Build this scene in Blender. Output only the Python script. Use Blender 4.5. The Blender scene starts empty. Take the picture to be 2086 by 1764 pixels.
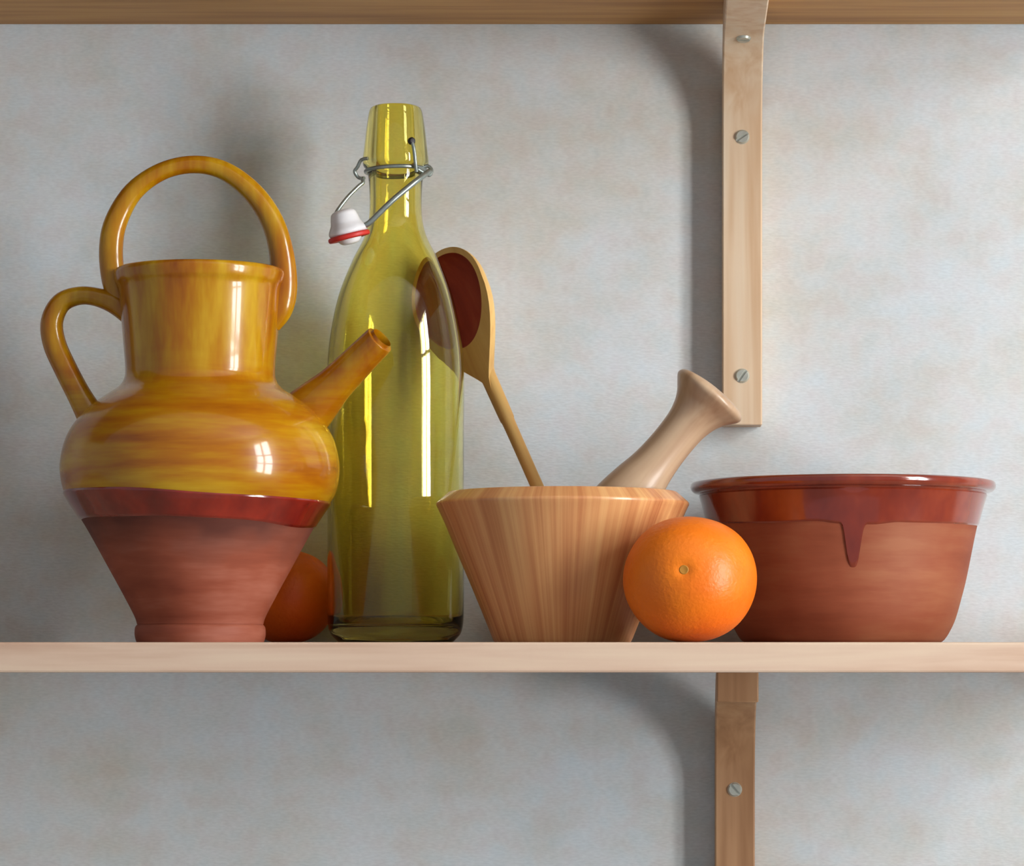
import bpy, math, random
from mathutils import Vector, Matrix
random.seed(4)
scene = bpy.context.scene
C = scene.collection

# ------------------------------------------------------------------ camera
D = 1.90            # camera distance from the wall (m)
F = 6300.0          # focal length in pixels of the 2086 x 1764 frame
CX, EYE = 1043.0, 1340.0
ZS = 1.40           # height of the shelf top above the floor
ZE = ZS - 0.0084    # eye level, just under the shelf top
cam_d = bpy.data.cameras.new('camera')
cam = bpy.data.objects.new('camera', cam_d); C.objects.link(cam)
cam.location = (0, -D, ZE); cam.rotation_euler = (math.pi/2, 0, 0)
cam_d.sensor_fit = 'HORIZONTAL'; cam_d.sensor_width = 36
cam_d.lens = F/2086*36
cam_d.shift_y = (EYE-882)/2086
cam_d.clip_start = 0.05
scene.camera = cam

# ------------------------------------------------------------------ light
world = bpy.data.worlds.new('world'); scene.world = world; world.use_nodes = True
bg = world.node_tree.nodes['Background']
bg.inputs[0].default_value = (0.80, 0.89, 1.0, 1); bg.inputs[1].default_value = 0.41
WX, WY0, WY1, WZ0, WZ1 = 1.35, -1.42, -0.80, 1.04, 2.44      # window opening in the right wall
ld = bpy.data.lights.new('window_daylight', 'AREA')
ld.shape = 'RECTANGLE'; ld.size = WY1-WY0; ld.size_y = WZ1-WZ0
ld.energy = 104; ld.color = (0.985, 0.985, 0.985)
lo = bpy.data.objects.new('window_daylight', ld); C.objects.link(lo)
lo.location = (WX+0.14, (WY0+WY1)/2, (WZ0+WZ1)/2)
lo.rotation_euler = (math.pi/2, 0, math.pi/2)               # shines towards -X
vs = scene.view_settings
vs.view_transform = 'Standard'; vs.look = 'None'; vs.gamma = 1.0
vs.exposure = -0.13
vs.use_curve_mapping = False
cy_ = scene.cycles
cy_.sample_clamp_indirect = 60.0
cy_.max_bounces = 9; cy_.diffuse_bounces = 3; cy_.glossy_bounces = 3; cy_.transmission_bounces = 8; cy_.transparent_max_bounces = 6

# ------------------------------------------------------------------ helpers
def at(px, py, Y):
    """point of the photograph at depth Y -> place in the room"""
    k = (Y+D)/F
    return Vector(((px-CX)*k, Y, ZE-(py-EYE)*k))
def mm(px, Y): return px*(Y+D)/F
def s(r, g, b, a=1.0):
    f = lambda c: (c/255/12.92) if c/255 <= 0.04045 else ((c/255+0.055)/1.055)**2.4
    return (f(r), f(g), f(b), a)

class NT:
    """small wrapper for building node materials"""
    def __init__(self, name):
        self.m = bpy.data.materials.new(name); self.m.use_nodes = True
        self.t = self.m.node_tree; self.n = self.t.nodes; self.l = self.t.links
        self.b = self.n['Principled BSDF']; self.out = self.n['Material Output']
        self.co = self.n.new('ShaderNodeTexCoord').outputs['Object']
    def put(self, sock, v):
        if isinstance(v, bpy.types.NodeSocket): self.l.new(v, sock)
        else: sock.default_value = v
    def mapping(self, scale=(1,1,1), rot=(0,0,0), loc=(0,0,0), vec=None):
        m = self.n.new('ShaderNodeMapping')
        m.inputs['Scale'].default_value = scale; m.inputs['Rotation'].default_value = rot
        m.inputs['Location'].default_value = loc
        self.l.new(vec or self.co, m.inputs['Vector']); return m.outputs[0]
    def noise(self, scale, detail=3, rough=0.5, vec=None, dist=0.0):
        n = self.n.new('ShaderNodeTexNoise'); self.l.new(vec or self.co, n.inputs['Vector'])
        n.inputs['Scale'].default_value = scale; n.inputs['Detail'].default_value = detail
        n.inputs['Roughness'].default_value = rough; n.inputs['Distortion'].default_value = dist
        return n.outputs['Fac']
    def ramp(self, fac, stops, interp='LINEAR'):
        r = self.n.new('ShaderNodeValToRGB'); r.color_ramp.interpolation = interp
        e = r.color_ramp.elements
        while len(e) < len(stops): e.new(0.5)
        for el, (p, c) in zip(e, stops):
            el.position = p; el.color = c if len(c) == 4 else (*c, 1)
        self.l.new(fac, r.inputs[0]); return r.outputs[0]
    def mix(self, fac, a, b, mode='MIX'):
        m = self.n.new('ShaderNodeMix'); m.data_type = 'RGBA'; m.blend_type = mode
        self.put(m.inputs[0], fac); self.put(m.inputs[6], a); self.put(m.inputs[7], b)
        return m.outputs[2]
    def math(self, op, a, b=0.0, c=0.0, clamp=False):
        m = self.n.new('ShaderNodeMath'); m.operation = op; m.use_clamp = clamp
        for i, v in enumerate((a, b, c)): self.put(m.inputs[i], v)
        return m.outputs[0]
    def sep(self, vec=None):
        x = self.n.new('ShaderNodeSeparateXYZ'); self.l.new(vec or self.co, x.inputs[0]); return x.outputs
    def bump(self, h, strength=0.2, dist=0.001):
        b = self.n.new('ShaderNodeBump'); b.inputs['Strength'].default_value = strength
        b.inputs['Distance'].default_value = dist
        self.l.new(h, b.inputs['Height']); self.l.new(b.outputs[0], self.b.inputs['Normal'])
    def set(self, **k):
        for key, v in k.items(): self.put(self.b.inputs[key.replace('_', ' ')], v)
        return self.m

BW = lambda v: (v, v, v, 1)

# ------------------------------------------------------------------ materials
def mat_wall(name):
    t = NT(name)
    big = t.noise(5.0, 2, 0.55)
    mid = t.noise(15.0, 3, 0.6, vec=t.mapping((1,1,1.3), loc=(3,1,2)))
    c = t.ramp(big, [(0.36, s(203,212,220)), (0.50, s(212,215,217)), (0.64, s(212,207,196))])
    c2 = t.ramp(mid, [(0.36, s(200,195,184)), (0.52, s(213,215,216)), (0.66, s(217,225,233))])
    c = t.mix(0.5, c, c2)
    fleck = t.noise(70, 1, 0.5, vec=t.mapping((1,1,1), loc=(2,5,9)))
    c = t.mix(0.20, c, t.ramp(fleck, [(0.34, s(210,190,184)), (0.5, s(212,212,208)), (0.66, s(190,210,214))]))
    brush = t.noise(1.0, 1, 0.5, vec=t.mapping((260,260,900)))          # fine sideways brush marks
    c = t.mix(1.0, c, t.ramp(brush, [(0.30, BW(0.90)), (0.70, BW(1.0))]), 'MULTIPLY')
    t.bump(brush, 0.22, 0.0008)
    return t.set(Base_Color=c, Roughness=0.85)
def mat_wood(name, cols, axis='x', scale=1.0, rough=0.5, spec=0.35, coat=0.0, stretch=5):
    t = NT(name)
    lo_, hi_ = stretch*scale, 85*scale
    sc = {'x': (lo_, hi_, hi_), 'y': (hi_, lo_, hi_), 'z': (hi_, hi_, lo_)}[axis]
    v = t.mapping(sc)
    g = t.noise(1.0, 3, 0.6, vec=v, dist=0.4)
    g2 = t.noise(0.35, 2, 0.5, vec=t.mapping(sc, loc=(7,3,5)))
    f = t.math('ADD', t.math('MULTIPLY', g, 0.6), t.math('MULTIPLY', g2, 0.4))
    c = t.ramp(f, [(0.36, cols[0]), (0.50, cols[1]), (0.64, cols[2])])
    t.bump(g, 0.12, 0.0006)
    t.set(Base_Color=c, Roughness=rough, Specular_IOR_Level=spec)
    if coat: t.set(Coat_Weight=coat, Coat_Roughness=0.25)
    return t.m
def mat_glaze_ochre(name):
    t = NT(name)
    v1 = t.noise(1.0, 4, 0.6, vec=t.mapping((55,55,10)))         # runs down the neck
    v2 = t.noise(1.0, 4, 0.6, vec=t.mapping((9,9,75)))           # throwing rings round the belly
    z = t.sep()[2]
    k = t.math('MULTIPLY_ADD', z, 1/0.03, -0.138/0.03, clamp=True)
    f = t.mix(k, v2, v1)
    c = t.ramp(f, [(0.30, s(140,72,8)), (0.42, s(162,96,6)), (0.54, s(174,120,8)), (0.68, s(190,148,30))])
    t.bump(v2, 0.10, 0.0008)
    return t.set(Base_Color=c, Roughness=0.26, Coat_Weight=0.5, Coat_Roughness=0.07, Specular_IOR_Level=0.25)
def mat_glaze_red(name, a, b, c_, rough=0.15):
    t = NT(name)
    v = t.noise(22, 4, 0.6, vec=t.mapping((1,1,0.6)))
    c = t.ramp(v, [(0.34, a), (0.5, b), (0.66, c_)])
    return t.set(Base_Color=c, Roughness=rough, Coat_Weight=0.7, Coat_Roughness=0.06, Specular_IOR_Level=0.5)
def mat_clay(name, a, b, c_, stain=None):
    t = NT(name)
    v1 = t.noise(1.0, 4, 0.6, vec=t.mapping((12,12,90)))
    v2 = t.noise(18, 3, 0.5)
    f = t.math('ADD', t.math('MULTIPLY', v1, 0.5), t.math('MULTIPLY', v2, 0.5))
    c = t.ramp(f, [(0.36, a), (0.5, b), (0.64, c_)])
    if stain:          # smoky iron bleed with a ragged edge below the glaze
        z = t.sep()[2]
        k = t.math('ADD', t.math('MULTIPLY_ADD', z, 1/0.022, -stain[0]/0.022), t.math('MULTIPLY_ADD', v2, 2.4, -1.2), clamp=True)
        c = t.mix(t.math('MULTIPLY', k, 0.9), c, stain[1])
    t.bump(v1, 0.25, 0.0008)
    return t.set(Base_Color=c, Roughness=0.62, Specular_IOR_Level=0.3)
def mat_orange(name, base, deep):
    t = NT(name)
    pores = t.noise(420, 2, 0.5)
    big = t.noise(28, 3, 0.5)
    c = t.mix(t.ramp(big, [(0.35, BW(0)), (0.7, BW(1))]), base, deep)
    t.bump(pores, 0.28, 0.0012)
    return t.set(Base_Color=c, Roughness=0.42, Specular_IOR_Level=0.4)
def mat_plain(name, col, rough=0.5, metal=0.0, spec=0.5, grain=None):
    t = NT(name)
    v = t.noise(grain or 60, 3, 0.5)
    c = t.mix(t.ramp(v, [(0.3, BW(0)), (0.7, BW(1))]), tuple(x*0.88 for x in col[:3])+(1,), tuple(min(1,x*1.1) for x in col[:3])+(1,))
    return t.set(Base_Color=c, Roughness=rough, Metallic=metal, Specular_IOR_Level=spec)
def mat_bottle_glass(name):
    t = NT(name)
    v = t.noise(1.0, 3, 0.5, vec=t.mapping((45,45,3)))
    c = t.ramp(v, [(0.35, (0.95,0.82,0.27,1)), (0.55, (0.97,0.89,0.32,1)), (0.7, (0.94,0.94,0.42,1))])
    w = t.noise(1.0, 2, 0.5, vec=t.mapping((40,40,7)))
    t.bump(w, 0.10, 0.002)
    return t.set(Base_Color=c, Roughness=0.02, Transmission_Weight=1.0, IOR=1.46)
def mat_pane(name):
    t = NT(name)
    tr = t.n.new('ShaderNodeBsdfTransparent'); gl = t.n.new('ShaderNodeBsdfGlossy')
    gl.inputs['Roughness'].default_value = 0.02
    tint = t.ramp(t.noise(3), [(0.3, (0.97,0.98,0.98,1)), (0.7, (1,1,1,1))])
    t.l.new(tint, tr.inputs[0])
    mx = t.n.new('ShaderNodeMixShader'); mx.inputs[0].default_value = 0.06
    t.l.new(tr.outputs[0], mx.inputs[1]); t.l.new(gl.outputs[0], mx.inputs[2])
    t.l.new(mx.outputs[0], t.out.inputs[0]); return t.m

M = {}
M['wall'] = mat_wall('mottled_plaster')
M['shelf'] = mat_wood('pale_shelf_wood', [s(190,155,132), s(206,177,155), s(214,190,166)], 'x', 1.0, 0.55)
M['upper_shelf'] = mat_wood('shade_tinted_shelf_wood', [s(160,112,58), s(186,138,78), s(198,154,92)], 'x', 1.0, 0.55)  # darker brown paints the underside's shade into the wood colour
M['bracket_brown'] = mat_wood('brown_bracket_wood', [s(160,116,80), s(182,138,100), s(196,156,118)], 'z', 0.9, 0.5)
M['bracket'] = mat_wood('bracket_wood', [s(208,172,136), s(222,196,166), s(226,210,188)], 'z', 0.9, 0.5)
def mat_mortar(name):
    t = NT(name); x, y, z = t.sep()
    ang = t.math('ARCTAN2', x, t.math('MULTIPLY', y, -1.0))
    def streak(ka, kz):
        c = t.n.new('ShaderNodeCombineXYZ')
        t.put(c.inputs[0], t.math('MULTIPLY', ang, ka)); t.put(c.inputs[1], t.math('MULTIPLY', t.math('ADD', t.math('MULTIPLY', x, x), t.math('MULTIPLY', y, y)), 60.0)); t.put(c.inputs[2], t.math('MULTIPLY', z, kz))
        return c.outputs[0]
    a = t.noise(1.0, 3, 0.6, vec=streak(18, 1.2)); b = t.noise(1.0, 2, 0.5, vec=streak(5, 5))
    f = t.math('ADD', t.math('MULTIPLY', a, 0.6), t.math('MULTIPLY', b, 0.4))
    c = t.ramp(f, [(0.36, s(184,116,72)), (0.50, s(206,146,94)), (0.64, s(220,168,112))])
    t.bump(a, 0.10, 0.0006)
    return t.set(Base_Color=c, Roughness=0.36, Coat_Weight=0.45, Coat_Roughness=0.16, Specular_IOR_Level=0.4)
M['mortar'] = mat_mortar('mortar_wood')
M['pestle'] = mat_wood('pestle_wood', [s(168,134,104), s(188,158,128), s(200,174,146)], 'z', 0.8, 0.38, 0.45, 0.2)
M['spoon'] = mat_wood('spoon_wood', [s(200,144,80), s(222,178,106), s(230,192,122)], 'z', 0.9, 0.5)
M['stain'] = mat_wood('stained_spoon_wood', [s(150,52,34), s(172,66,42), s(186,92,56)], 'z', 0.9, 0.6)
M['ochre'] = mat_glaze_ochre('ochre_glaze')
M['jug_red'] = mat_glaze_red('dark_red_glaze', s(84,18,14), s(118,26,18), s(150,40,24))
M['jug_clay'] = mat_clay('jug_terracotta', s(124,58,40), s(148,78,56), s(170,104,84), stain=(0.046, s(84,44,36)))
M['bowl_clay'] = mat_clay('bowl_terracotta', s(122,58,34), s(138,72,46), s(150,90,60))
M['bowl_glaze'] = mat_glaze_red('brown_red_glaze', s(96,32,20), s(120,42,24), s(142,58,30))
M['orange'] = mat_orange('orange_peel', s(238,124,18), s(228,104,10))
M['mandarin'] = mat_orange('deep_orange_peel', s(250,118,22), s(240,96,14))
M['scar'] = mat_plain('stem_scar_brown', s(184,124,36), 0.7)
M['glass'] = mat_bottle_glass('olive_glass')
M['wire'] = mat_plain('grey_wire', s(160,170,165), 0.32, 0.75, grain=300)
M['dark'] = mat_plain('dark_metal', s(40,36,40), 0.5, 0.4)
M['porcelain'] = mat_plain('white_porcelain', s(232,230,232), 0.2)
M['rubber'] = mat_plain('red_rubber', s(200,44,36), 0.5)
M['screw'] = mat_plain('screw_steel', s(196,196,184), 0.4, 0.55, grain=200)
M['white'] = mat_plain('white_paint', s(225,222,215), 0.5)
M['floor'] = mat_wood('floor_boards', [s(160,150,138), s(176,166,152), s(186,176,164)], 'y', 0.3, 0.5)
M['pane'] = mat_pane('window_glass')

# ------------------------------------------------------------------ mesh builders
def finish(name, verts, faces, mat, parent=None, smooth=True, sharp=38):
    me = bpy.data.meshes.new(name); me.from_pydata([tuple(v) for v in verts], [], faces); me.update()
    import bmesh
    bm = bmesh.new(); bm.from_mesh(me); bmesh.ops.recalc_face_normals(bm, faces=bm.faces); bm.to_mesh(me); bm.free()
    if smooth:
        for p in me.polygons: p.use_smooth = True
        me.set_sharp_from_angle(angle=math.radians(sharp))
    o = bpy.data.objects.new(name, me); C.objects.link(o)
    me.materials.append(M[mat])
    if parent: o.parent = parent
    return o
def thing(name, label, cat, loc, group=None):
    o = bpy.data.objects.new(name, None); C.objects.link(o); o.location = loc
    o.empty_display_size = 0.03
    o['label'] = label; o['category'] = cat
    if group: o['group'] = group
    return o
def tag(o, label, cat, group=None):
    o['label'] = label; o['category'] = cat
    if group: o['group'] = group
    return o
def struct(o, label=None):
    o['kind'] = 'structure'
    if label: o['label'] = label
    return o
def bez(pts, n=6):
    """Catmull-Rom through points of any dimension"""
    P = [tuple(p) for p in pts]; out = []
    for i in range(len(P)-1):
        p0 = P[max(i-1,0)]; p1 = P[i]; p2 = P[i+1]; p3 = P[min(i+2,len(P)-1)]
        for k in range(n):
            u = k/n
            out.append(tuple(0.5*((2*b)+(-a+c)*u+(2*a-5*b+4*c-d)*u*u+(-a+3*b-3*c+d)*u**3) for a,b,c,d in zip(p0,p1,p2,p3)))
    out.append(P[-1]); return out
def lathe(prof, segs=96, mtx=None):
    """prof: list of (r, z); r == 0 makes a pole"""
    V, Fc = [], []; rings = []
    for r, z in prof:
        if r < 1e-7:
            rings.append([len(V)]); V.append(Vector((0,0,z)))
        else:
            rings.append(list(range(len(V), len(V)+segs)))
            for i in range(segs):
                a = 2*math.pi*i/segs; V.append(Vector((r*math.cos(a), r*math.sin(a), z)))
    for A, B in zip(rings, rings[1:]):
        if len(A) == 1 and len(B) == 1: continue
        for i in range(segs):
            j = (i+1) % segs
            if len(A) == 1: Fc.append((A[0], B[i], B[j]))
            elif len(B) == 1: Fc.append((A[i], B[0], A[j]))
            else: Fc.append((A[i], B[i], B[j], A[j]))
    if mtx: V = [mtx @ v for v in V]
    return V, Fc
def tube(pts, rad, segs=20, cap=True, flat=1.0, up=Vector((0,1,0))):
    """tube along pts; rad is a number or a list; flat squeezes it along `up`"""
    P = [Vector(p) for p in pts]; n = len(P)
    R = rad if isinstance(rad, (list, tuple)) else [rad]*n
    V, Fc = [], []
    for i in range(n):
        t = (P[min(i+1,n-1)]-P[max(i-1,0)]).normalized()
        b = (up - t*up.dot(t))
        if b.length < 1e-4: b = Vector((1,0,0)) - t*t.x
        b.normalize(); a = b.cross(t)
        for k in range(segs):
            q = 2*math.pi*k/segs
            V.append(P[i] + a*(R[i]*math.cos(q)) + b*(R[i]*(flat[i] if isinstance(flat, list) else flat)*math.sin(q)))
    for i in range(n-1):
        for k in range(segs):
            j = (k+1) % segs
            Fc.append((i*segs+k, i*segs+j, (i+1)*segs+j, (i+1)*segs+k))
    if cap:
        Fc.append(tuple(range(segs))[::-1]); Fc.append(tuple(range((n-1)*segs, n*segs)))
    return V, Fc
def box(x0, x1, y0, y1, z0, z1):
    V = [Vector(p) for p in ((x0,y0,z0),(x1,y0,z0),(x1,y1,z0),(x0,y1,z0),(x0,y0,z1),(x1,y0,z1),(x1,y1,z1),(x0,y1,z1))]
    return V, [(0,3,2,1),(4,5,6,7),(0,1,5,4),(1,2,6,5),(2,3,7,6),(3,0,4,7)]
def join(*parts):
    V, Fc = [], []
    for v, f in parts:
        o = len(V); V += list(v); Fc += [tuple(i+o for i in q) for q in f]
    return V, Fc
def bevel(o, w, seg=2):
    m = o.modifiers.new('bevel', 'BEVEL'); m.width = w; m.segments = seg; m.limit_method = 'ANGLE'
    return o
def rel(pts, base): return [Vector(p)-base for p in pts]

# ------------------------------------------------------------------ the room
LX, FRONT, CEIL = -1.7, -2.6, 2.62
struct(finish('wall_back', *box(LX, WX+0.12, 0, 0.12, 0, CEIL), 'wall', smooth=False), 'pale mottled plaster wall behind the shelves')
struct(finish('wall_right', *join(box(WX, WX+0.12, FRONT, WY0, 0, CEIL), box(WX, WX+0.12, WY1, 0, 0, CEIL),
       box(WX, WX+0.12, WY0, WY1, 0, WZ0), box(WX, WX+0.12, WY0, WY1, WZ1, CEIL)), 'wall', smooth=False), 'pale plaster wall with the window')
struct(finish('floor', *box(LX, WX+0.12, FRONT, 0.12, -0.06, 0), 'floor', smooth=False), 'brown wooden floor')
struct(finish('ceiling', *box(LX, WX+0.12, FRONT, 0.12, CEIL, CEIL+0.06), 'white', smooth=False), 'unseen white ceiling added to block light from above')  # out of view, added to keep top light off the shelves
win = bpy.data.objects.new('window_1', None); C.objects.link(win); win.location = (WX+0.06, (WY0+WY1)/2, WZ0)
struct(win, 'tall white window of six panes in the right wall')
hw, hh, ft = (WY1-WY0)/2, WZ1-WZ0, 0.045
finish('frame', *join(box(-.03,.03,-hw,-hw+ft,0,hh), box(-.03,.03,hw-ft,hw,0,hh), box(-.03,.03,-hw+ft,hw-ft,0,ft), box(-.03,.03,-hw+ft,hw-ft,hh-ft,hh)), 'white', win, smooth=False)
finish('mullion', *box(-.018,.018,-.028,.028,ft,hh-ft), 'white', win, smooth=False)
z1, z2 = ft+(hh-2*ft)*0.30, ft+(hh-2*ft)*0.65
for z in (z1, z2):
    for y0, y1 in ((-hw+ft,-.028),(.028,hw-ft)):
        finish('glazing_bar', *box(-.018,.018,y0,y1,z-.02,z+.02), 'white', win, smooth=False)
for a, b in ((ft,z1-.02),(z1+.02,z2-.02),(z2+.02,hh-ft)):
    for y0, y1 in ((-hw+ft,-.028),(.028,hw-ft)):
        finish('pane', *box(-.002,.002,y0,y1,a,b), 'pane', win, smooth=False)

# ------------------------------------------------------------------ shelves and brackets
SD, ST = 0.245, 0.0163
ZU = ZE + (EYE-50)*D/F                # underside of the upper shelf
def shelf(z_under, x1, label, mat):
    o = finish('shelf', *box(-0.95, x1, -SD, 0, 0, ST), mat, smooth=False)
    o.location = (0, 0, z_under); bevel(o, 0.0012)
    return tag(o, label, 'shelf', 'wooden wall shelves')
shelf(ZS-ST, 0.38, 'pale wooden shelf carrying the jug, bottle, mortar and bowl', 'shelf')
shelf(ZU, 0.38, 'wooden shelf, shade painted into its brown colour, seen from below along the top of the picture', 'upper_shelf')

BT, BWD, RO, LEG = 0.018, 0.0242, 0.070, 0.2475
def screw_mesh(parent, loc, normal, slot):
    R, h = 0.0044, 0.0015
    V, Fc = lathe([(0, -0.004), (0.0022,-0.004), (0.0022,-0.0002), (R,-0.0002), (R,0.0003), (0,0.0003)], 28)
    parts = [(V, Fc)]
    for sg in (1, -1):                                  # two half-domes leave the slot open
        g = 0.00085
        a0 = math.asin(g/R); n = 14
        ring = [(R*math.cos(a0+(math.pi-2*a0)*i/n), R*math.sin(a0+(math.pi-2*a0)*i/n)) for i in range(n+1)]
        top = [(x*0.8, max(g, y*0.8)) for x, y in ring]
        v = [Vector((x, sg*y, 0)) for x, y in ring]+[Vector((x, sg*y, h)) for x, y in top]
        m = n+1
        f = [tuple(range(m)), tuple(range(m, 2*m))]+[(i, (i+1) % m, m+(i+1) % m, m+i) for i in range(m)]
        parts.append((v, f))
    V, Fc = join(*parts)
    nrm = Vector(normal).normalized()
    q = nrm.to_track_quat('Z', 'X').to_matrix().to_4x4()
    xl = q.to_3x3() @ Vector((1,0,0))
    # turn the slot to the wanted angle in the front view
    want = Vector((math.cos(slot), 0, math.sin(slot))); want = (want-nrm*want.dot(nrm)).normalized()
    ang = math.atan2(xl.cross(want).dot(nrm), xl.dot(want))
    mt = Matrix.Translation(loc) @ q @ Matrix.Rotation(ang, 4, 'Z')
    return finish('screw', [mt @ v for v in V], Fc, 'screw', parent)
def bracket(px, z_under, label, slots, ARM, third, mat):
    X = (px-CX)*(D-BT)/F
    b = thing('shelf_bracket', label, 'bracket', (X, 0, z_under), 'bent wooden shelf brackets')
    b.rotation_euler.z = math.radians(-3); b.location.y = -0.0007        # screwed on slightly askew
    RI = RO-BT; cy, cz = -RO, -RO
    outer = [(0, -LEG)]+[(cy+RO*math.cos(a), cz+RO*math.sin(a)) for a in [math.pi/2*i/16 for i in range(17)]]+[(-ARM, 0)]
    inner = [(-BT, -LEG)]+[(cy+RI*math.cos(a), cz+RI*math.sin(a)) for a in [math.pi/2*i/16 for i in range(17)]]+[(-ARM, -BT)]
    V, Fc = [], []; n = len(outer)
    for (yo, zo), (yi, zi) in zip(outer, inner):
        V += [Vector((-BWD/2,yo,zo)), Vector((BWD/2,yo,zo)), Vector((BWD/2,yi,zi)), Vector((-BWD/2,yi,zi))]
    for i in range(n-1):
        for k in range(4):
            Fc.append((4*i+k, 4*i+(k+1) % 4, 4*i+4+(k+1) % 4, 4*i+4+k))
    Fc.append((3,2,1,0)); Fc.append((4*n-4,4*n-3,4*n-2,4*n-1))
    body = finish('bent_strip', V, Fc, mat, b); bevel(body, 0.0009)
    for z, sl in ((-0.0722, slots[0]), (-0.2175, slots[1])):
        screw_mesh(b, Vector((0, -BT, z)), (0,-1,0), sl)
    a = math.radians(75)
    if third: screw_mesh(b, Vector((0, cy+RI*math.cos(a), cz+RI*math.sin(a))), (0,-math.cos(a),-math.sin(a)), math.radians(-20))
    return b
bracket(1515, ZU, 'tan bent wooden bracket above the pestle, holding the upper shelf', (math.radians(35), math.radians(55)), 0.170, True, 'bracket')
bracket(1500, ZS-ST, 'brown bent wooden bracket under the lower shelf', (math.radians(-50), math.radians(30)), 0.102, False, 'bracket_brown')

# ------------------------------------------------------------------ jug
YJ = -0.125; kJ = mm(1, YJ); XJ = (408-CX)*kJ
base = Vector((XJ, YJ, ZS))
def zj(py): return at(0, py, YJ).z-ZS
jug = thing('jug', 'ochre glazed clay jug with overhead handle, side handle and short spout', 'jug', base)
prof = [(172,552),(175,560),(172,576),(165,592),(161,640),(156,700),(152,750),(154,772),(166,790),(196,810),(228,834),(256,866),(274,900),(283,940),(283,970),(276,1002),(262,1028)]
pr = bez([(r*kJ, zj(py)) for r, py in prof], 5)
z_g = zj(1004)
inner = [(160,556),(152,600),(146,700),(142,760),(180,830),(240,880),(262,940),(248,1020)]
pin = bez([(r*kJ, zj(py)) for r, py in inner], 4)
finish('glazed_body', *lathe([(246*kJ, zj(1028))]+pr[::-1]+[(166*kJ, zj(549))]+pin+[(246*kJ, zj(1028))], 128), 'ochre', jug)
low = [(261.5,1029),(248,1048),(228,1080),(196,1138),(160,1204),(134,1254),(128,1272)]
pl = bez([(r*kJ, zj(py)) for r, py in low], 6)
finish('clay_body', *lathe([(246*kJ, zj(1029))]+pl+[(118*kJ, zj(1272)),(150*kJ, zj(1190)),(214*kJ,zj(1080)),(246*kJ,zj(1029))], 128), 'jug_clay', jug)
finish('foot_ring', *lathe([(100*kJ, zj(1272))]+bez([(127*kJ, zj(1272)),(132*kJ,zj(1278)),(133*kJ, zj(1292)),(131*kJ, zj(1303)),(128*kJ, 0)],4)+[(90*kJ,0),(90*kJ,zj(1290)),(0,zj(1288)),(0,zj(1274)),(100*kJ,zj(1272))], 128), 'jug_clay', jug)
def rad_at(P, z):
    for (r0,z0),(r1,z1) in zip(P, P[1:]):
        if min(z0,z1)-1e-9 <= z <= max(z0,z1)+1e-9 and abs(z1-z0) > 1e-9:
            return r0+(r1-r0)*(z-z0)/(z1-z0)
    return P[-1][0]
def coat(P, ztop, zbot, off, segs=256, rows=26):
    """thin skin of glaze on a thrown wall P, from ztop(a) down to zbot(a)"""
    V, Fc = [], []
    for i in range(segs):
        a = 2*math.pi*i/segs
        for j in range(rows+1):
            z = ztop(a)+(zbot(a)-ztop(a))*j/rows
            e = off*min(1.0, (rows-j)/2.0+0.05, j/2.0+0.05)
            r = rad_at(P, z)+e
            V.append(Vector((r*math.cos(a), r*math.sin(a), z)))
    w = rows+1
    for i in range(segs):
        k = (i+1) % segs
        for j in range(rows): Fc.append((i*w+j, k*w+j, k*w+j+1, i*w+j+1))
    return V, Fc
full = pr+pl
def wob(a, seed): return sum(math.sin(a*n+seed*n*1.7)/n for n in (2,3,5,7))
finish('glaze_band', *coat(full, lambda a: zj(1013+11*math.cos(a)+3*wob(a,1)), lambda a: zj(1066+12*math.cos(a)+7*wob(a,2)), 0.0009), 'jug_red', jug)
def jp(px, py, dy=0.0): return at(px, py, YJ)-base+Vector((0,dy,0))
hp = [(270,645,10),(246,612,19),(232,575,22.5),(226,510,23),(236,452,22),(272,390,19),(330,349,17),(395,335,17),(457,348,18),(515,392,20),(555,452,22),(574,520,24),(577,585,27),(569,632,25),(556,668,13)]
hb = bez(hp, 6)
finish('overhead_handle', *tube([jp(x,y) for x,y,_ in hb], [r*1.07*kJ for *_,r in hb], 24, flat=0.85), 'ochre', jug)
sp = [(282,662,18),(240,622,22),(196,605,19),(158,603,19),(124,618,21),(106,655,23),(111,700,24),(134,752,24),(162,806,25),(188,852,30)]
sb = bez(sp, 6)
finish('side_handle', *tube([jp(x,y) for x,y,_ in sb], [r*kJ for *_,r in sb], 24, flat=1.0), 'ochre', jug)
tip = jp(776, 697, -0.014); root = jp(612, 848, 0.010)
ax = (tip-root).normalized(); L = (tip-root).length
mt = Matrix.Translation(root) @ ax.to_track_quat('Z','Y').to_matrix().to_4x4()
spr = bez([(56*kJ,0),(46*kJ,L*.25),(38*kJ,L*.45),(34*kJ,L*.75),(32*kJ,L*.97),(30*kJ,L)],5)+bez([(24*kJ,L),(22*kJ,L*.95),(21*kJ,L*.1)],4)
finish('spout', *lathe(spr+[(0,L*.1)], 48, mt), 'ochre', jug)

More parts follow.
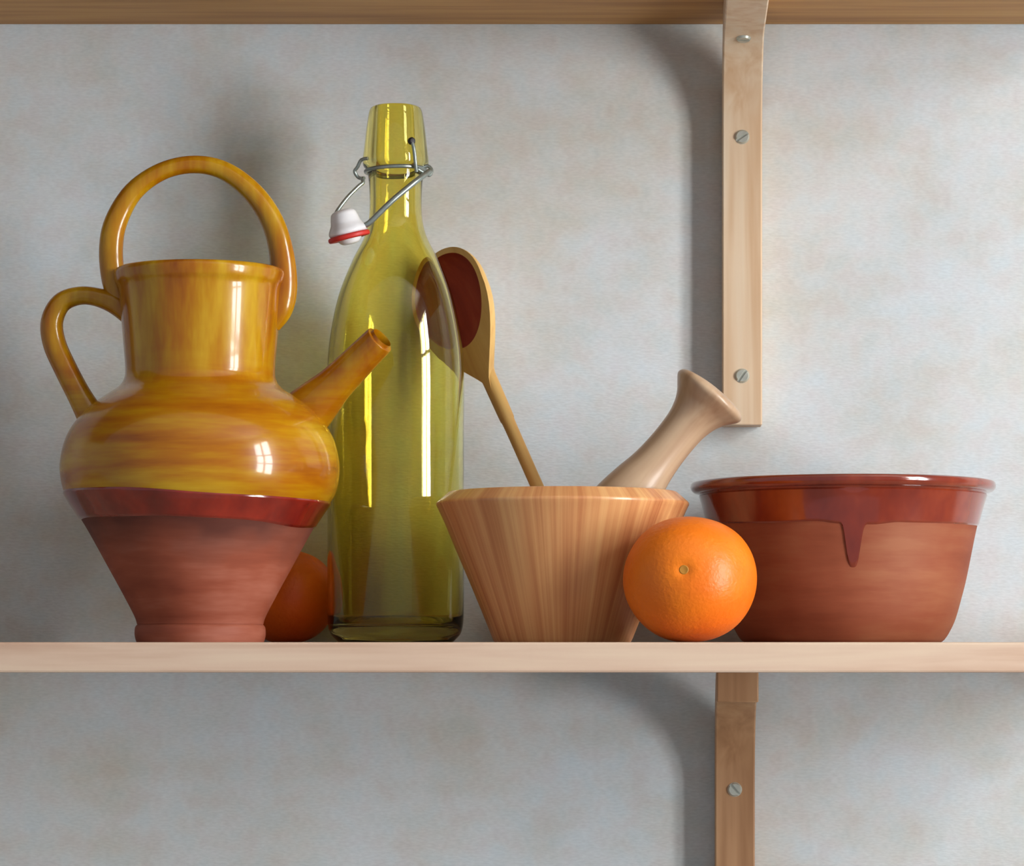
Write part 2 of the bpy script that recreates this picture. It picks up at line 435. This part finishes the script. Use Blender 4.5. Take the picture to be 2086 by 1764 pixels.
# ------------------------------------------------------------------ bottle
YB = -0.068; kB = mm(1, YB); XB = (806-CX)*kB
bb = Vector((XB, YB, ZS))
def zb(py): return at(0, py, YB).z-ZS
bottle = thing('bottle', 'olive green glass bottle with an open wire swing top', 'bottle', bb)
out = [(122,1303),(133,1290),(138,1268),(139,1230),(139,1100),(139,900),(139.5,770),(134,690),(117,605),(90,535),(66,488),(56,455),(53,420),(54,380),(57,353)]
po = bez([(r*kB, zb(py)) for r, py in out], 6)
lip = bez([(59,346),(66,338),(67,325),(64,300),(60,265),(55,232),(51,221)], 4)
po += [(r*kB, zb(py)) for r, py in lip]
inn = [(36,221),(38,260),(41,340),(41,420),(45,460),(56,492),(80,538),(107,607),(124,690),(129.5,770),(129.5,900),(129.5,1100),(129.5,1230),(126,1262),(112,1276),(70,1270)]
pi_ = bez([(r*kB, zb(py)) for r, py in inn], 6)
bot = [(0,zb(1288)),(60*kB,zb(1292)),(100*kB,0.0004),(114*kB,0.0)]
finish('glass_body', *lathe(bot+po+[(46*kB, zb(218)),(40*kB, zb(218))]+pi_+[(0,zb(1262))], 128), 'glass', bottle, sharp=60)
def bp(px, py, dy): return at(px, py, YB)-bb+Vector((0, dy*kB, 0))
wr = 3.6*kB
# wire collar in the groove under the lip, with an ear on each side
ring = []
for i in range(40):
    a = -0.25+ (2*math.pi-0.0)*i/39
    ring.append(Vector((61*kB*math.cos(a), 61*kB*math.sin(a), zb(348)+2*kB*math.cos(a))))
finish('wire_collar', *tube(ring, wr*1.15, 10, up=Vector((0,0,1))), 'wire', bottle)
finish('wire_ear', *tube(bez([bp(861,345,-26),bp(872,342,-24),bp(880,350,-26),bp(876,362,-32),bp(864,358,-42),bp(852,352,-52)],5), wr, 10), 'wire', bottle)
finish('wire_ear', *tube(bez([bp(752,330,-46),bp(738,332,-38),bp(730,345,-32),bp(724,354,-28),bp(732,366,-26),bp(744,368,-34)],5), wr, 10), 'wire', bottle)
finish('pivot_wire', *tube(bez([bp(839,297,-60),bp(843,304,-60.5),bp(846,320,-61),bp(848,340,-60),bp(850,358,-53)],5), wr, 10), 'wire', bottle)
dot = bp(839,297,-56)
finish('pivot_stud', *lathe([(0,0),(7.5*kB,0),(7.5*kB,5*kB),(5*kB,8*kB),(0,9*kB)], 20, Matrix.Translation(dot) @ Vector((0.45,-0.9,0)).to_track_quat('Z','X').to_matrix().to_4x4()), 'dark', bottle)
bail = finish('bail', *join(tube(bez([bp(876,354,-34),bp(846,382,-66),bp(805,418,-80),bp(776,446,-82),bp(752,468,-80),bp(735,470,-74),bp(716,472,-66)],6), wr*1.6, 10),
                   tube(bez([bp(738,366,-30),bp(741,377,-34),bp(732,386,-40),bp(712,408,-50),bp(696,430,-58),bp(688,446,-62),bp(694,462,-64)],6), wr*1.1, 10)), 'wire', bottle)
# stopper, tipped over to the side
sc_ = bp(713, 484, -72); axd = Vector((-0.24, -0.10, 0.94)).normalized()
ms = Matrix.Translation(sc_) @ axd.to_track_quat('Z','X').to_matrix().to_4x4()
stp = finish('stopper', *lathe(bez([(0,48*kB),(14*kB,47*kB),(24*kB,42*kB),(28*kB,32*kB),(31*kB,20*kB),(38*kB,8*kB),(39*kB,1*kB),(36*kB,-3*kB)],5)+bez([(26*kB,-5*kB),(24*kB,-14*kB),(16*kB,-22*kB),(0,-24*kB)],4), 48, ms), 'porcelain', bottle)
stp['label'] = 'white porcelain stopper'
gk = finish('gasket', *lathe(bez([(25*kB,-2*kB),(40*kB,-3*kB),(43*kB,-8*kB),(40*kB,-13*kB),(25*kB,-13*kB)],5)+[(25*kB,-2*kB)], 48, ms), 'rubber', stp)
gk['label'] = 'red rubber gasket'

# ------------------------------------------------------------------ mortar, pestle, spoon
YM = -0.128; kM = mm(1, YM); mb = Vector(((1146-CX)*kM, YM, ZS))
def zm(py): return at(0, py, YM).z-ZS
mortar = thing('mortar', 'turned wooden mortar with flaring sides, holding the pestle and spoon', 'mortar', mb)
mo = [(0,0),(136*kM,0),(140*kM,zm(1306)),(143*kM,zm(1300))]+[(r*kM, zm(py)) for r, py in ((165,1245),(190,1185),(215,1126),(240,1066),(254,1036))]
mo += bez([(r*kM, zm(py)) for r, py in ((257,1030),(257,1025),(251,1019),(236,1006),(232,1003),(228,1003))],3)
finish('body', *lathe(mo+bez([(r*kM, zm(py)) for r, py in ((226,1004),(219,1030),(202,1085),(176,1140),(140,1195),(85,1240),(40,1256),(0,1260))],5), 128), 'mortar', mortar)

pe_top = at(1456, 794, YM-0.010); pe_dir = Vector((162, 0, 200)).normalized()
pm = pe_dir.to_track_quat('Z','Y').to_matrix().to_4x4()
pp = bez([(0,3),(30,2),(58,-2),(74,-7),(80,-14),(79,-22),(70,-34),(58,-50),(49,-70),(43,-100),(42,-150),(46,-200),(55,-245),(62,-290),(66,-340),(66,-400),(60,-445),(40,-476),(0,-488)],6)
pestle = finish('pestle', *lathe([(max(0,r)*kM, z*kM) for r, z in pp], 64), 'pestle')
pestle.location = pe_top; pestle.rotation_euler = pm.to_euler()
tag(pestle, 'wooden pestle with mushroom head leaning to the right in the mortar', 'pestle')

sc0 = at(926, 618, -0.024); se = at(1178, 1185, -0.106)
dz = (sc0-se).normalized(); Ls = (sc0-se).length
aa = math.radians(40)
nn = Vector((-math.sin(aa), -math.cos(aa), 0)); nn = (nn-dz*nn.dot(dz)).normalized()
yl = -nn; xl = yl.cross(dz)
rot = Matrix((xl, yl, dz)).transposed()
spoon = thing('wooden_spoon', 'wooden spoon with dark stained bowl standing in the mortar behind the bottle', 'spoon', se)
spoon.rotation_euler = rot.to_euler()
def half_bowl(w, l, d, z0, y0, n=64, m=14, egg=0.16, tail=None):
    V, Fc, rings = [], [], []
    for j in range(m):
        q = math.pi/2*j/m
        ring = []
        for i in range(n):
            a = 2*math.pi*i/n
            u, v = math.cos(a)*math.cos(q), math.sin(a)*math.cos(q)
            wl = w*(1+egg*v); ll = l
            if tail and v < 0:                       # pear-shaped back that runs into the handle
                ll = tail; wl = w*(1-1.0*math.sin(a)**2); wl = max(wl, 0.2*w)
            ring.append(len(V)); V.append(Vector((wl*u, y0+d*math.sin(q), z0+ll*v)))
        rings.append(ring)
    V.append(Vector((0, y0+d, z0))); pole = len(V)-1
    for A, B in zip(rings, rings[1:]):
        for i in range(n): Fc.append((A[i], A[(i+1) % n], B[(i+1) % n], B[i]))
    A = rings[-1]
    for i in range(n): Fc.append((A[i], A[(i+1) % n], pole))
    return V, Fc, rings[0]
w_, l_, d_ = 0.0285, 0.0350, 0.0185
Vo, Fo, Ro = half_bowl(w_, l_, d_, Ls, -0.003, tail=0.066)
Vi, Fi, Ri = half_bowl(w_-.0032, l_-.0036, d_-.0030, Ls, -0.0032)
o_ = len(Vo); n_ = len(Ro)
rimf = [(Ro[i], Ro[(i+1) % n_], o_+(i+1) % n_, o_+i) for i in range(n_)]
bowl = finish('bowl', Vo+[Vi[i] for i in Ri], Fo+rimf, 'spoon', spoon)
hol = finish('hollow', Vi, Fi, 'stain', bowl); hol['label'] = 'dark red-brown stained hollow'
hz = bez([(0.0,0.0034),(0.004,0.0040),(0.05,0.0040),(0.11,0.0041),(Ls-.085,0.0047),(Ls-.062,0.0050),(Ls-.050,0.0050),(Ls-.042,0.0040),(Ls-.036,0.0025)],6)
finish('handle', *tube([Vector((0, 0.0012, z)) for z, r in hz], [r for z, r in hz], 28, flat=0.85), 'spoon', spoon)

# ------------------------------------------------------------------ bowl
YW = -0.098; kW = mm(1, YW); wb = Vector(((1716-CX)*kW, YW, ZS))
def zw(py): return at(0, py, YW).z-ZS
pan = thing('clay_bowl', 'terracotta bowl with red-brown glazed rim and a drip', 'bowl', wb)
wo = [(198,1309),(206,1303),(216,1288),(228,1262),(240,1220),(250,1180),(260,1130),(268,1090),(275,1060),(283,1030),(290,1008)]
pw = bez([(r*kW, zw(py)) for r, py in wo], 6)
pw[0] = (pw[0][0], 0.0)
rim = bez([(r*kW, zw(py)) for r, py in ((291,1005),(300,1003),(306,997),(307,990),(304,984),(296,982))], 4)
wi = bez([(r*kW, zw(py)) for r, py in ((284,986),(274,1020),(262,1080),(248,1150),(232,1220),(205,1270),(150,1288),(0,1290))], 5)
finish('body', *lathe([(0,0.002),(150*kW,0.002),(160*kW,0)]+pw+rim[:1]+[(280*kW,zw(1003)),(270*kW,zw(1020))]+[(max(0,r-.0006),z) for r,z in wi if z < zw(1025)], 144), 'bowl_clay', pan)
finish('glazed_rim', *lathe([(289.5*kW, zw(1009))]+[(r+.0006,z) for r,z in rim]+wi, 144), 'bowl_glaze', pan)
def drip(a):
    d = math.degrees((a+math.pi/2+math.pi) % (2*math.pi)-math.pi)      # 0 faces the viewer
    py = 1073+4*wob(a,3)
    py += 7*math.exp(-(d/13)**4)
    t = (d+1.5)/3.5
    py += 84*math.exp(-abs(t)**4)
    return zw(py)
finish('glaze', *coat(pw+rim[:1], lambda a: zw(1008), drip, 0.0008, 540, 40), 'bowl_glaze', pan)

# ------------------------------------------------------------------ oranges
def orange(name, label, px, py_bot, rpx, Y, mat, stem, ob=0.94, group=None):
    k = mm(1, Y); r = rpx*k
    c = Vector(((px-CX)*k, Y, ZS))
    t = thing(name, label, 'orange', c, group)
    N, Mv = 96, 56; V, Fc = [], []
    st = Vector(stem).normalized()
    prof = [(math.pi*j/Mv) for j in range(Mv+1)]
    q = st.to_track_quat('Z','Y').to_matrix()
    rows = []
    for j, th in enumerate(prof):
        ring = []
        for i in range(1 if j in (0, Mv) else N):
            ph = 2*math.pi*i/N
            v = q @ Vector((math.sin(th)*math.cos(ph), math.sin(th)*math.sin(ph), math.cos(th)))
            dent = 1-0.045*math.exp(-(th/0.10)**2)-0.02*math.exp(-(th/0.35)**2)
            lump = 1+0.012*math.sin(2*v.x*2.1+1)*math.cos(3*v.z+0.5)
            p = v*r*dent*lump; p.z *= ob
            ring.append(len(V)); V.append(p)
        rows.append(ring)
    for A, B in zip(rows, rows[1:]):
        for i in range(N):
            j = (i+1) % N
            if len(A) == 1: Fc.append((A[0], B[i], B[j]))
            elif len(B) == 1: Fc.append((A[i], B[0], A[j]))
            else: Fc.append((A[i], B[i], B[j], A[j]))
    zmin = min(v.z for v in V)
    V = [v-Vector((0,0,zmin)) for v in V]
    finish('peel', V, Fc, mat, t, sharp=180)
    sp_ = V[rows[0][0]]
    n2 = Vector((st.x, st.y, st.z))
    finish('stem_scar', *lathe([(0.0030,-0.0008),(0.0030,0.0004),(0.0022,0.0009),(0.0008,0.0006),(0,0.0006)], 14, Matrix.Translation(sp_) @ n2.to_track_quat('Z','Y').to_matrix().to_4x4()), 'scar', t)
    return t
orange('orange', 'large orange on the shelf in front of the mortar and the bowl', 1406, 1308, 137, -0.197, 'orange', (-0.15,-0.97,0.13), 0.945)
orange('orange', 'smaller orange half hidden between the jug and the bottle', 586, 1306, 101, -0.0335, 'mandarin', (0.2,0.3,0.9), 0.96)
